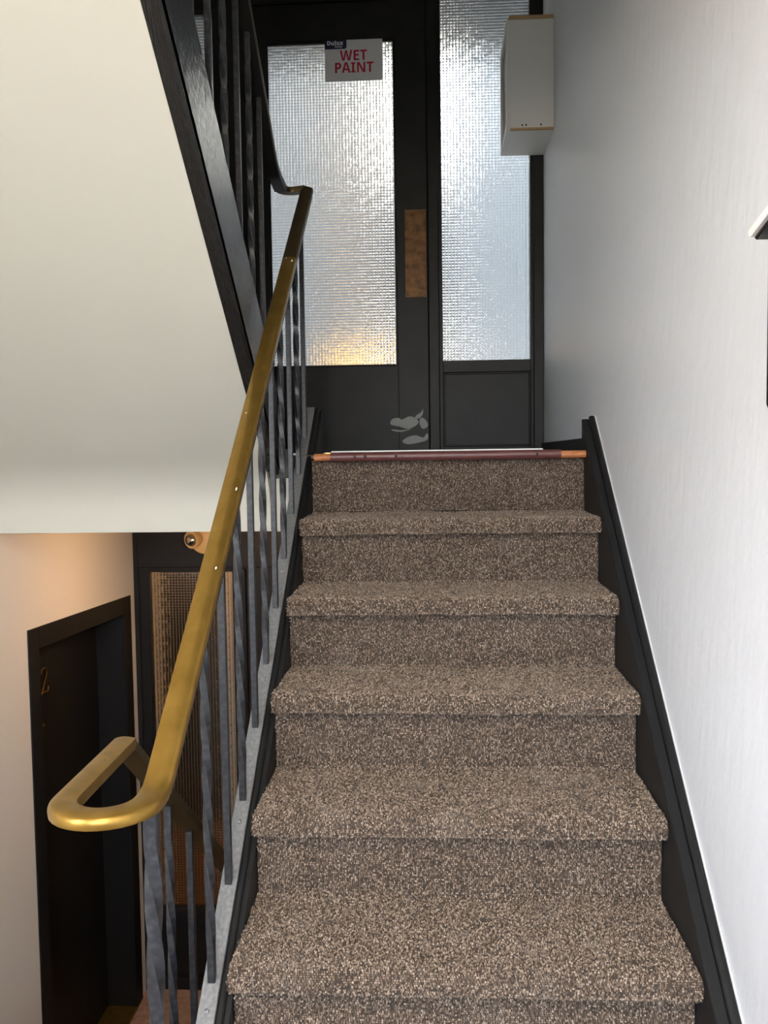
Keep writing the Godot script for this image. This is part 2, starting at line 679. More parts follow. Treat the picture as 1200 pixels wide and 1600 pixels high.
func pane(parent: Node, x0: float, x1: float, y0: float, y1: float, z: float, called := "pane") -> MeshInstance3D:
	var s := Shape.new()
	var t := 0.006
	var cell := 8 * 0.0146
	var f := func(zq: float, flip: bool) -> void:
		var v := [Vector3(x0, y0, zq), Vector3(x1, y0, zq), Vector3(x1, y1, zq), Vector3(x0, y1, zq)]
		var u := []
		for q in v:
			u.append(Vector2(q.x / cell, -q.y / cell * 1.08))
		if flip:
			s.tri(v[0], v[2], v[1], u[0], u[2], u[1])
			s.tri(v[0], v[3], v[2], u[0], u[3], u[2])
		else:
			s.tri(v[0], v[1], v[2], u[0], u[1], u[2])
			s.tri(v[0], v[2], v[3], u[0], u[2], u[3])
	f.call(z, false)
	f.call(z - t, true)
	for e in [[x0, y0, x0, y1], [x1, y1, x1, y0], [x0, y1, x1, y1], [x1, y0, x0, y0]]:
		s.quad(Vector3(e[0], e[1], z), Vector3(e[2], e[3], z), Vector3(e[2], e[3], z - t), Vector3(e[0], e[1], z - t))
	return part(parent, called, s, mats.obscure_glass)


func members(parent: Node, list: Array, z0: float, z1: float, m: Material, bevel := 0.003) -> void:
	for e in list:
		var s := Shape.new()
		s.box(Vector3(e[1], e[3], z0), Vector3(e[2], e[4], z1), bevel)
		part(parent, e[0], s, m)


func screw_head(parent: Node, called: String, at: Vector3, out: Vector3, r: float, m: Material) -> void:
	var y := out.normalized()
	var x := y.cross(Vector3(0.3, 0.9, 0.2)).normalized()
	var s := Shape.new()
	s.lathe(PackedVector2Array([Vector2(r, -0.001), Vector2(r, r * 0.12), Vector2(r * 0.85, r * 0.34), Vector2(r * 0.5, r * 0.52), Vector2(r * 0.08, r * 0.58)]), frame_of(x, y, x.cross(y), at), 14)
	part(parent, called, s, m, 60)


func blob(parent: Node, called: String, pts: Array, z: float, t: float, m: Material) -> void:
	# a thin patch of dried paint with its own outline on a face that looks along z
	var o := PackedVector2Array()
	var n := pts.size()
	for i in n:
		var p0 := Vector2(pts[(i + n - 1) % n][0], pts[(i + n - 1) % n][1])
		var p1 := Vector2(pts[i][0], pts[i][1])
		var p2 := Vector2(pts[(i + 1) % n][0], pts[(i + 1) % n][1])
		var p3 := Vector2(pts[(i + 2) % n][0], pts[(i + 2) % n][1])
		for k in 4:
			o.append(p1.cubic_interpolate(p2, p0, p3, k / 4.0))
	var s := Shape.new()
	s.extrude(o, frame_of(Vector3(1, 0, 0), Vector3(0, 1, 0), Vector3(0, 0, 1), Vector3(0, 0, z)), t)
	part(parent, called, s, m)


func build_upper_screen() -> void:
	var z := SCREEN_Z
	# fixed frame
	var fr := fixed("trim_1")
	members(fr, [
		["jamb", -0.018, 0.030, 0.0, 2.41], ["jamb", 0.470, WALL_R, 0.0, 2.41],
		["jamb", -0.985, -0.915, 0.0, 2.41], ["jamb", WALL_L, -1.40, 0.0, 2.41],
		["head", -0.915, -0.018, 2.088, 2.16], ["transom_panel", -0.915, -0.018, 2.165, 2.41]], z - 0.09, z + 0.012, mats.door_paint)
	members(fr, [["head", -1.40, -0.985, 2.075, 2.41], ["head", 0.030, 0.470, 2.36, 2.41]], z - 0.09, z + 0.010, mats.door_paint)

	members(fr, [["door_stop", -0.045, -0.018, 0.0, 2.16], ["door_stop", -0.915, -0.89, 0.0, 2.16], ["door_stop", -0.89, -0.045, 2.06, 2.16]], z - 0.075, z - 0.047, mats.door_paint)

	# the door leaf
	var d := fixed("door_1")
	var leaf_l := -0.912
	var leaf_r := -0.021
	members(d, [
		["stile", leaf_l, -0.767, 0.01, 2.085], ["stile", -0.164, leaf_r, 0.01, 2.085],
		["top_rail", -0.767, -0.164, 1.918, 2.085], ["bottom_rail", -0.767, -0.164, 0.01, 0.415]], z - 0.045, z, mats.door_paint, 0.0015)
	var bead := Shape.new()
	for e in [[-0.767, -0.757, 0.415, 1.918], [-0.174, -0.164, 0.415, 1.918], [-0.757, -0.174, 1.908, 1.918], [-0.757, -0.174, 0.415, 0.425]]:
		bead.box(Vector3(e[0], e[2], z - 0.026), Vector3(e[1], e[3], z - 0.008), 0.003)
	part(d, "glazing_bead", bead, mats.black_paint)
	pane(d, -0.764, -0.167, 0.418, 1.915, z - 0.027)
	# push plate
	var pl := Shape.new()
	pl.box(Vector3(-0.126, 0.733, z), Vector3(-0.027, 1.136, z + 0.002), 0.0008)
	var plate := part(d, "push_plate", pl, mats.push_brass)
	plate.set_meta("label", "tarnished brass push plate")
	for e in [[-0.117, 1.125], [-0.036, 1.125], [-0.117, 0.87], [-0.036, 0.87], [-0.117, 0.744], [-0.036, 0.744], [-0.116, 1.0]]:
		screw_head(plate, "screw", Vector3(e[0], e[1], z + 0.0018), Vector3(0, 0, 1), 0.0035, mats.dark_screw)
	# filler smeared on the foot of the door
	var sm := [
		[[-0.205, 0.140], [-0.196, 0.165], [-0.166, 0.170], [-0.150, 0.162], [-0.115, 0.176], [-0.080, 0.165], [-0.075, 0.140], [-0.118, 0.118], [-0.162, 0.128]],
		[[-0.088, 0.175], [-0.060, 0.195], [-0.050, 0.210], [-0.052, 0.185], [-0.070, 0.165]],
		[[-0.068, 0.150], [-0.055, 0.170], [-0.032, 0.150], [-0.030, 0.125], [-0.055, 0.118]],
		[[-0.150, 0.060], [-0.120, 0.080], [-0.085, 0.086], [-0.050, 0.076], [-0.032, 0.096], [-0.030, 0.066], [-0.070, 0.052], [-0.125, 0.045]],
		[[-0.200, 0.116], [-0.150, 0.112], [-0.105, 0.118], [-0.150, 0.104], [-0.188, 0.108]]]
	for e in sm:
		blob(d, "paint_smear", e, z, 0.0008, mats.dry_paint)

	# right side light
	var w := fixed("window_1")
	members(w, [
		["stile", 0.030, 0.047, 0.0, 2.36], ["stile", 0.456, 0.470, 0.0, 2.36],
		["mid_rail", 0.047, 0.456, 0.378, 0.434], ["top_rail", 0.047, 0.456, 2.33, 2.36], ["bottom_rail", 0.047, 0.456, 0.0, 0.03]], z - 0.045, z + 0.004, mats.door_paint, 0.002)
	members(w, [["lower_panel", 0.047, 0.456, 0.03, 0.378]], z - 0.03, z - 0.012, mats.door_paint)
	var mould := Shape.new()
	for e in [[0.047, 0.056, 0.03, 0.378], [0.447, 0.456, 0.03, 0.378], [0.056, 0.447, 0.369, 0.378], [0.056, 0.447, 0.03, 0.039]]:
		mould.box(Vector3(e[0], e[2], z - 0.014), Vector3(e[1], e[3], z - 0.003), 0.003)
	part(w, "panel_bead", mould, mats.black_paint)
	pane(w, 0.044, 0.459, 0.431, 2.335, z - 0.02)

	# left side light, mostly behind the upper balustrade
	w = fixed("window_2")
	members(w, [
		["stile", -1.40, -1.37, 0.0, 2.075], ["stile", -1.015, -0.985, 0.0, 2.075],
		["mid_rail", -1.37, -1.015, 0.378, 0.434], ["top_rail", -1.37, -1.015, 2.055, 2.075], ["bottom_rail", -1.37, -1.015, 0.0, 0.03]], z - 0.045, z + 0.004, mats.door_paint, 0.002)
	members(w, [["lower_panel", -1.37, -1.015, 0.03, 0.378]], z - 0.03, z - 0.012, mats.door_paint)
	pane(w, -1.373, -1.012, 0.431, 2.058, z - 0.02)


func build_lower_screen() -> void:
	var z := SCREEN_Z
	var fr := fixed("trim_2")
	members(fr, [["jamb", WALL_L, -1.440, -2.66, -0.255], ["jamb", -0.955, -0.915, -2.66, -0.545], ["jamb", -0.07, -0.02, -2.66, -0.545],
		["head", -1.440, -0.02, -0.535, -0.255]], z - 0.09, z + 0.012, mats.black_paint)
	var w := fixed("window_3")
	members(w, [
		["stile", -1.440, -1.392, -2.66, -0.535], ["stile", -0.982, -0.955, -2.66, -0.535], ["top_rail", -1.392, -0.982, -0.558, -0.535],
		["mid_rail", -1.392, -0.982, -2.31, -2.245], ["bottom_rail", -1.392, -0.982, -2.66, -2.60]], z - 0.045, z + 0.004, mats.black_paint, 0.002)
	members(w, [["lower_panel", -1.392, -0.982, -2.60, -2.31]], z - 0.03, z - 0.012, mats.black_paint)
	pane(w, -1.394, -0.980, -2.247, -0.556, z - 0.02)
	var d := fixed("door_3")
	members(d, [["leaf", -0.914, -0.071, -2.65, -0.536]], z - 0.045, z, mats.black_paint)
	var mould := Shape.new()
	for e in [[-0.80, -0.79, -2.4, -0.66], [-0.20, -0.19, -2.4, -0.66], [-0.79, -0.20, -0.67, -0.66], [-0.79, -0.20, -2.4, -2.39]]:
		mould.box(Vector3(e[0], e[2], z), Vector3(e[1], e[3], z + 0.006), 0.003)
	part(d, "panel_moulding", mould, mats.black_paint)

	# the lobby behind the lower pane: cream walls round a dark doorway
	var lob := Shape.new()
	var lz := -4.95
	lob.box(Vector3(-2.15, -2.66, lz - 0.2), Vector3(-1.56, -0.25, lz), 0.0)
	lob.box(Vector3(-1.20, -2.66, lz - 0.2), Vector3(0.5, -0.25, lz), 0.0)
	lob.box(Vector3(-1.56, -0.62, lz - 0.2), Vector3(-1.20, -0.25, lz), 0.0)
	lob.box(Vector3(-2.15, -2.66, lz), Vector3(-1.70, -0.25, -4.45), 0.0)
	lob.box(Vector3(0.3, -2.66, lz), Vector3(0.5, -0.25, -4.45), 0.0)
	struct("wall_lobby", lob, mats.hall_paint)
	var lc := Shape.new()
	lc.box(Vector3(-2.15, -0.25, lz - 0.2), Vector3(0.5, -0.1, -4.45), 0.0)
	struct("ceiling", lc, mats.soffit_paint)
	var ld := fixed("door_4")
	members(ld, [["leaf", -1.56, -1.20, -2.10, -0.62]], lz - 0.09, lz - 0.04, mats.black_paint)
	members(ld, [["lit_floor_panel", -1.56, -1.20, -2.66, -2.10]], lz - 0.09, lz - 0.04, mats.orange_wood)  # added board, its orange stands in for the lit lobby floor
	ceiling_lamp("ceiling_lamp", Vector3(-0.7, -0.25, -4.70), 0.10, Color(1.0, 0.74, 0.46), 0.10, 2.0, "round warm ceiling lamp in the lobby behind the lower glazed screen")


func build_flat_door() -> void:
	var d := fixed("door_2")
	var x := WALL_L
	# architrave: two legs and a head that runs slightly out of level
	for e in [[-3.185, -3.105], [-4.185, -4.090]]:
		var s := Shape.new()
		var y0: float = -0.617 - (-3.105 - e[0]) * 0.038
		var y1: float = -0.617 - (-3.105 - e[1]) * 0.038
		side_profile(s, [[e[0], -2.66], [e[1], -2.66], [e[1], y1 + 0.0], [e[0], y0 + 0.0]], x, x + 0.007, 0.002)
		part(d, "architrave_leg", s, mats.black_paint)
	var h := Shape.new()
	side_profile(h, [[-3.185, -0.700], [-4.090, -0.735], [-4.090, -0.6544], [-3.185, -0.620]], x, x + 0.007, 0.002)
	part(d, "architrave_head", h, mats.black_paint)
	var lin := Shape.new()
	lin.box(Vector3(x - 0.25, -2.66, -4.15), Vector3(x + 0.001, -0.69, -4.10), 0.0)
	lin.box(Vector3(x - 0.25, -2.66, -3.17), Vector3(x + 0.001, -0.69, -3.12), 0.0)
	side_profile(lin, [[-3.17, -0.70], [-4.10, -0.732], [-4.10, -0.69], [-3.17, -0.69]], x - 0.25, x + 0.001)
	part(d, "door_lining", lin, mats.black_paint)
	var leaf := Shape.new()
	leaf.box(Vector3(x - 0.175, -2.65, -4.10), Vector3(x - 0.135, -0.70, -3.17), 0.002)
	part(d, "leaf", leaf, mats.black_paint)
	var th := Shape.new()
	th.box(Vector3(x - 0.25, -2.66, -4.10), Vector3(x + 0.01, -2.645, -3.17), 0.003)
	part(d, "threshold", th, mats.brass)
	# numeral 2 of thin brass
	var pts := []
	for v in [[-0.034, 0.032], [-0.030, 0.046], [-0.012, 0.053], [0.008, 0.050], [0.018, 0.036], [0.014, 0.020], [0.0, 0.0], [-0.018, -0.024], [-0.034, -0.046], [-0.034, -0.050], [-0.020, -0.044], [0.0, -0.046], [0.016, -0.050], [0.026, -0.042], [0.030, -0.030]]:
		pts.append(Vector3(x - 0.131, -0.906 + v[1], -3.527 - v[0]))
	part(d, "numeral", tube(pts, 0.0028, 6, 4), mats.brass, 60).set_meta("label", "slim brass numeral 2")
	screw_head(d, "spyhole", Vector3(x - 0.135, -1.085, -3.507), Vector3(1, 0, 0), 0.007, mats.brass)


func tube(pts: Array, r: float, n := 8, sub := 3) -> Shape:
	var path := []
	for i in pts.size() - 1:
		var p0: Vector3 = pts[maxi(i - 1, 0)]
		var p3: Vector3 = pts[mini(i + 2, pts.size() - 1)]
		for k in sub:
			path.append((pts[i] as Vector3).cubic_interpolate(pts[i + 1], p0, p3, float(k) / sub))
	path.append(pts[pts.size() - 1])
	var prof := PackedVector2Array()
	for i in n:
		prof.append(Vector2(cos(TAU * i / n), sin(TAU * i / n)) * r)
	var s := Shape.new()
	s.skin(rings_along(path, prof))
	return s


func rings_along(path: Array, prof: PackedVector2Array) -> Array:
	var rings := []
	for i in path.size():
		var t: Vector3 = (path[mini(i + 1, path.size() - 1)] - path[maxi(i - 1, 0)]).normalized()
		var side := t.cross(Vector3.UP)
		side = Vector3(1, 0, 0) if side.length() < 0.02 else side.normalized()
		var up := side.cross(t).normalized()
		var r := PackedVector3Array()
		for v in prof:
			r.append(path[i] + side * v.x + up * v.y)
		rings.append(r)
	return rings


# ---------------------------------------------------------------- the flight in front of the camera
func build_staircase() -> void:
	var t := thing("staircase", "black painted closed stringer staircase rising to the glazed upper door", "staircase")
	# timber steps under the carpet
	for k in 7:
		var s := Shape.new()
		var z := riser_z(k)
		s.box(Vector3(CARPET_L - 0.001, -RISE * (k + 1) - 0.03, z - 0.03), Vector3(CARPET_R, -RISE * k - 0.035, z - 0.015), 0.002)
		if k > 0:
			s.box(Vector3(CARPET_L - 0.001, -RISE * k - 0.034, riser_z(k - 1) - 0.03), Vector3(CARPET_R, -RISE * k - 0.017, z + 0.035), 0.006)
		part(t, "step", s, mats.black_paint)
	# stringer against the right wall with its rounded cap
	var y_at := func(z: float) -> float: return 0.0639 - PITCH * (z + 2.8487)
	var z1 := -1.30
	var z0 := -2.905
	var s := Shape.new()
	side_profile(s, [[z0, -0.25], [z0, y_at.call(z0) - 0.007], [z1, y_at.call(z1) - 0.007], [z1, y_at.call(z1) - 0.36], [-2.6, y_at.call(-2.6) - 0.36]], CARPET_R + 0.001, CARPET_R + 0.024, 0.002)
	part(t, "wall_stringer", s, mats.black_paint)
	s = Shape.new()
	var prof := PackedVector2Array([Vector2(-0.010, -0.030), Vector2(-0.010, 0.0), Vector2(-0.006, 0.005), Vector2(0.0, 0.007), Vector2(0.007, 0.005), Vector2(0.0105, 0.0), Vector2(0.0105, -0.03)])
	var path := []
	for i in 5:
		var z := lerpf(z0 - 0.008, z1, i / 4.0)
		path.append(Vector3(WALL_R - 0.0115, y_at.call(z) - 0.009, z))
	s.skin(rings_along(path, prof))
	part(t, "cap_moulding", s, mats.black_paint, 50)
	s = Shape.new()
	s.skin(rings_along([Vector3(WALL_R - 0.0018, y_at.call(z0) + 0.0015, z0), Vector3(WALL_R - 0.0018, y_at.call(z1) + 0.0015, z1)], PackedVector2Array([Vector2(-0.0012, -0.006), Vector2(0.0012, -0.006), Vector2(0.0012, 0.0016), Vector2(-0.0004, 0.0016), Vector2(-0.0012, 0.0008)])))
	part(t, "caulk_line", s, mats.white_paint)
	for e in [[0.4745, 0.006], [0.481, 0.004], [0.4885, 0.007], [0.4925, 0.003]]:
		s = Shape.new()
		s.lathe(PackedVector2Array([Vector2(1.0, 0.0), Vector2(0.7, 0.7), Vector2(0.1, 1.0)]), Transform3D(Basis(Vector3(e[1] * 0.5, 0, 0), Vector3(0, 0.0015, 0), Vector3(0, -0.0006, 0.004)), Vector3(e[0], y_at.call(z0) - 0.0085, z0 + 0.003)), 8)
		part(t, "paint_chip", s, mats.white_paint)
	# stringer on the well side
	var yb := func(z: float) -> float: return 0.0572 - PITCH * (z + 3.0203) - 0.0108
	s = Shape.new()
	side_profile(s, [[-3.16, -0.05], [-3.16, yb.call(-3.16)], [-1.28, yb.call(-1.28)], [-1.28, yb.call(-1.28) - 0.36], [-2.75, yb.call(-2.75) - 0.36], [-2.95, -0.25], [-2.95, -0.05]], RAIL_X - 0.018, CARPET_L - 0.0015, 0.002)
	part(t, "well_stringer", s, mats.black_paint)
	s = Shape.new()
	prof = PackedVector2Array()
	for i in 9:
		var a := PI * i / 8.0
		prof.append(Vector2(cos(a) * 0.0075, sin(a) * 0.006))
	prof.append(Vector2(-0.0075, -0.03)); prof.append(Vector2(0.0075, -0.03))
	path = []
	for i in 5:
		var z := lerpf(-3.16, -1.28, i / 4.0)
		path.append(Vector3(RAIL_X + 0.0255, yb.call(z) + 0.002, z))
	s.skin(rings_along(path, prof))
	part(t, "edge_bead", s, mats.black_paint, 50)
	# face board between the two flights at the edge of the landing
	s = Shape.new()
	s.box(Vector3(-0.5265, -0.076, -2.859), Vector3(-0.4565, 0.018, -2.838), 0.002)
	part(t, "fascia_board", s, mats.grained_paint)

	# wooden nosing at the top, faced with a worn strip
	var n := thing("nosing_strip", "worn maroon strip with orange wooden ends along the top step edge", "stair nosing")
	var nz := NOSE_Z + 0.052
	for e in [[-0.377, -0.325], [0.392, 0.469]]:
		s = Shape.new()
		prof = PackedVector2Array()
		for i in 9:
			var a := -PI / 2.0 + PI * i / 8.0
			prof.append(Vector2(nz - 0.013 + cos(a) * 0.012, -0.012 + sin(a) * 0.0115))
		prof.append(Vector2(nz - 0.10, -0.0005)); prof.append(Vector2(nz - 0.10, -0.0235))
		s.extrude(prof, frame_of(Vector3(0, 0, 1), Vector3(0, 1, 0), Vector3(1, 0, 0), Vector3(e[0], 0, 0)), e[1] - e[0], 0.001)
		part(n, "wood_end", s, mats.orange_wood, 50)
	s = Shape.new()
	prof = PackedVector2Array()
	for i in 9:
		var a := -PI / 2.0 + PI * i / 8.0
		prof.append(Vector2(nz - 0.012 + cos(a) * 0.0135, -0.011 + sin(a) * 0.0145))
	prof.append(Vector2(nz - 0.10, 0.0035)); prof.append(Vector2(nz - 0.10, -0.0255))
	s.extrude(prof, frame_of(Vector3(0, 0, 1), Vector3(0, 1, 0), Vector3(1, 0, 0), Vector3(-0.325, 0, 0)), 0.717, 0.001)
	part(n, "strip", s, mats.maroon_strip, 50)
	s = Shape.new()
	s.box(Vector3(-0.325, 0.002, nz - 0.075), Vector3(0.34, 0.0075, nz - 0.030), 0.002)
	part(n, "white_edge", s, mats.white_paint)
	for x in [-0.247, -0.215, -0.118, 0.318]:
		screw_head(n, "screw", Vector3(x, -0.011, nz + 0.0012), Vector3(0, 0, 1), 0.005, mats.dark_screw)


# path of the carpet surface over step k as (z, y) points, from the back of the tread to the foot of the riser
func carpet_path(k: int) -> Array:
	var out := []
	var y := -RISE * k
	var z := riser_z(k)
	var fine := func(a: Vector2, b: Vector2, step: float) -> void:
		var n := maxi(1, ceili(a.distance_to(b) / step))
		for i in n:
			out.append(a.lerp(b, float(i) / n))
	if k > 0:
		var zb := riser_z(k - 1)
		var r := 0.021
		var c := Vector2(z + 0.052 - r, y - r)
		fine.call(Vector2(zb - 0.004, y + 0.004), Vector2(zb + 0.012, y), 0.006)
		fine.call(Vector2(zb + 0.012, y), Vector2(c.x, y), 0.02)
		for i in 8:
			var a := PI / 2.0 - PI / 2.0 * i / 8.0
			out.append(c + Vector2(cos(a), sin(a)) * r)
		fine.call(Vector2(z + 0.052, c.y), Vector2(z + 0.050, y - 0.037), 0.006)
		for i in 5:
			var a := -PI / 2.0 * i / 4.0
			out.append(Vector2(z + 0.043, y - 0.037) + Vector2(cos(a) * 0.007, sin(a) * 0.008))
		fine.call(Vector2(z + 0.040, y - 0.045), Vector2(z + 0.004, y - 0.046), 0.012)
		fine.call(Vector2(z, y - 0.048), Vector2(z, y - RISE + 0.006), 0.02)
	else:
		fine.call(Vector2(z, -0.024), Vector2(z, -RISE + 0.006), 0.02)
	out.append(Vector2(z, y - RISE + 0.004))
	return out


func build_carpet() -> void:
	var t := thing("stair_carpet", "speckled brown loop pile carpet wrapped over every step of the flight", "carpet")
	var tuft := SphereMesh.new()
	tuft.radius = 0.5
	tuft.height = 1.0
	tuft.radial_segments = 6
	tuft.rings = 3
	var lump := FastNoiseLite.new()
	lump.seed = 5
	lump.frequency = 5.0
	lump.fractal_octaves = 3
	var wear := FastNoiseLite.new()
	wear.seed = 9
	wear.frequency = 7.0
	wear.fractal_octaves = 4
	rng.seed = 77
	var palette := [Color(0.042, 0.028, 0.018), Color(0.095, 0.065, 0.044), Color(0.16, 0.112, 0.078), Color(0.225, 0.163, 0.116), Color(0.30, 0.225, 0.168), Color(0.40, 0.315, 0.245)]
	var odds := [0.16, 0.36, 0.60, 0.78, 0.92, 1.0]
	for k in 7:
		var path := carpet_path(k)
		var n := path.size()
		var nrm := []
		for i in n:
			var d: Vector2 = path[mini(i + 1, n - 1)] - path[maxi(i - 1, 0)]
			# the surface looks to the left of a path that runs forward and down
			nrm.append(Vector2(-d.y, d.x).normalized())
		var point := func(i: int, x: float) -> Vector3:
			var p: Vector2 = path[i] + nrm[i] * (lump.get_noise_3d(x, path[i].y * 1.5 + k * 3.0, path[i].x) * 0.004 - 0.0025)
			return Vector3(x, p.y, p.x)
		var rings := []
		var cols := 24
		for c in cols + 1:
			var x := lerpf(CARPET_L, CARPET_R, float(c) / cols)
			var r := PackedVector3Array()
			for i in n:
				r.append(point.call(i, x))
			for i in range(n - 1, -1, -1):
				var q: Vector2 = path[i] - nrm[i] * 0.0085
				r.append(Vector3(x, q.y, q.x))
			rings.append(r)
		var s := Shape.new()
		s.skin(rings)
		var cover := part(t, "step_cover", s, mats.carpet_base, 60)
		if k > 5:
			continue
		# the loops of the pile
		var xf: Array[Transform3D] = []
		var col := PackedColorArray()
		var gap := 0.0044
		var acc := 0.0
		for i in n - 1:
			var seg: float = path[i].distance_to(path[i + 1])
			while acc < seg:
				var f := acc / seg
				var count := int((CARPET_R - CARPET_L) / gap)
				var nn: Vector2 = nrm[i].lerp(nrm[i + 1], f).normalized()
				var up := Vector3(0, nn.y, nn.x)
				var shift := rng.randf() * gap
				for c in count:
					var x := CARPET_L + shift + gap * c + rng.randf_range(-0.0012, 0.0012)
					var p: Vector3 = (point.call(i, x) as Vector3).lerp(point.call(i + 1, x), f)
					p += up * rng.randf_range(-0.0004, 0.0012)
					var w := rng.randf_range(0.0036, 0.0052)
					var axis := (up + Vector3(rng.randf_range(-0.5, 0.5), rng.randf_range(-0.5, 0.5), rng.randf_range(-0.5, 0.5))).normalized()
					var sx := axis.cross(Vector3(rng.randf_range(-1, 1), 0.31, rng.randf_range(-1, 1))).normalized()
					xf.append(Transform3D(Basis(sx * w, axis * w * 1.15, sx.cross(axis) * w * 0.8), p))
					var pick := rng.randf()
					var id := 0
					while pick > odds[id]:
						id += 1
					var cc: Color = palette[id]
					var worn := clampf(wear.get_noise_3d(x, p.y, p.z) * 1.6 - 0.25, 0.0, 0.5)
					col.append(cc.lerp(Color(0.27, 0.22, 0.18), worn * 0.5))
				acc += gap * 0.95
			acc -= seg
		var mm := MultiMesh.new()
		mm.transform_format = MultiMesh.TRANSFORM_3D
		mm.use_colors = true
		mm.mesh = tuft
		mm.instance_count = xf.size()
		for i in xf.size():
			mm.set_instance_transform(i, xf[i])
			mm.set_instance_color(i, col[i])
		var mi := MultiMeshInstance3D.new()
		mi.name = "pile"
		mi.multimesh = mm
		mi.material_override = mats.pile
		mi.set_meta("kind", "stuff")
		cover.add_child(mi, true)


# ---------------------------------------------------------------- rails
func baluster(parent: Node, x: float, z: float, y0: float, y1: float, twisted: bool, w := 0.0145) -> void:
	var s := Shape.new()
	var rings := []
	var steps := 72 if twisted else 1
	var len := y1 - y0
	for i in steps + 1:
		var f := float(i) / steps
		var turn := 0.0
		if twisted:
			var a := clampf((f * len - 0.07) / maxf(0.1, len - 0.14), 0.0, 1.0)
			turn = a * TAU * maxf(1.0, roundf(len / 0.54 * 4.0) / 4.0)
		var r := PackedVector3Array()
		var h := w * 0.5
		var b := h * 0.86
		for v in [Vector2(-b, -h), Vector2(b, -h), Vector2(h, -b), Vector2(h, b), Vector2(b, h), Vector2(-b, h), Vector2(-h, b), Vector2(-h, -b)]:
			var q := (v as Vector2).rotated(turn)
			r.append(Vector3(x + q.x, y0 + f * len, z + q.y))
		rings.append(r)
	s.skin(rings)
	part(parent, "twisted_baluster" if twisted else "plain_baluster", s, mats.iron, 30)


func flat_bar(parent: Node, x: float, w: float, z0: float, y0: float, z1: float, y1: float, m: Material) -> void:
	var s := Shape.new()
	var h := w * 0.5
	s.skin(rings_along([Vector3(x, y0, z0), Vector3(x, y1, z1)], PackedVector2Array([Vector2(-h, -0.008), Vector2(h, -0.008), Vector2(h, -0.0015), Vector2(h - 0.0015, 0.0), Vector2(-h + 0.0015, 0.0), Vector2(-h, -0.0015)])))
	part(parent, "base_bar", s, m)


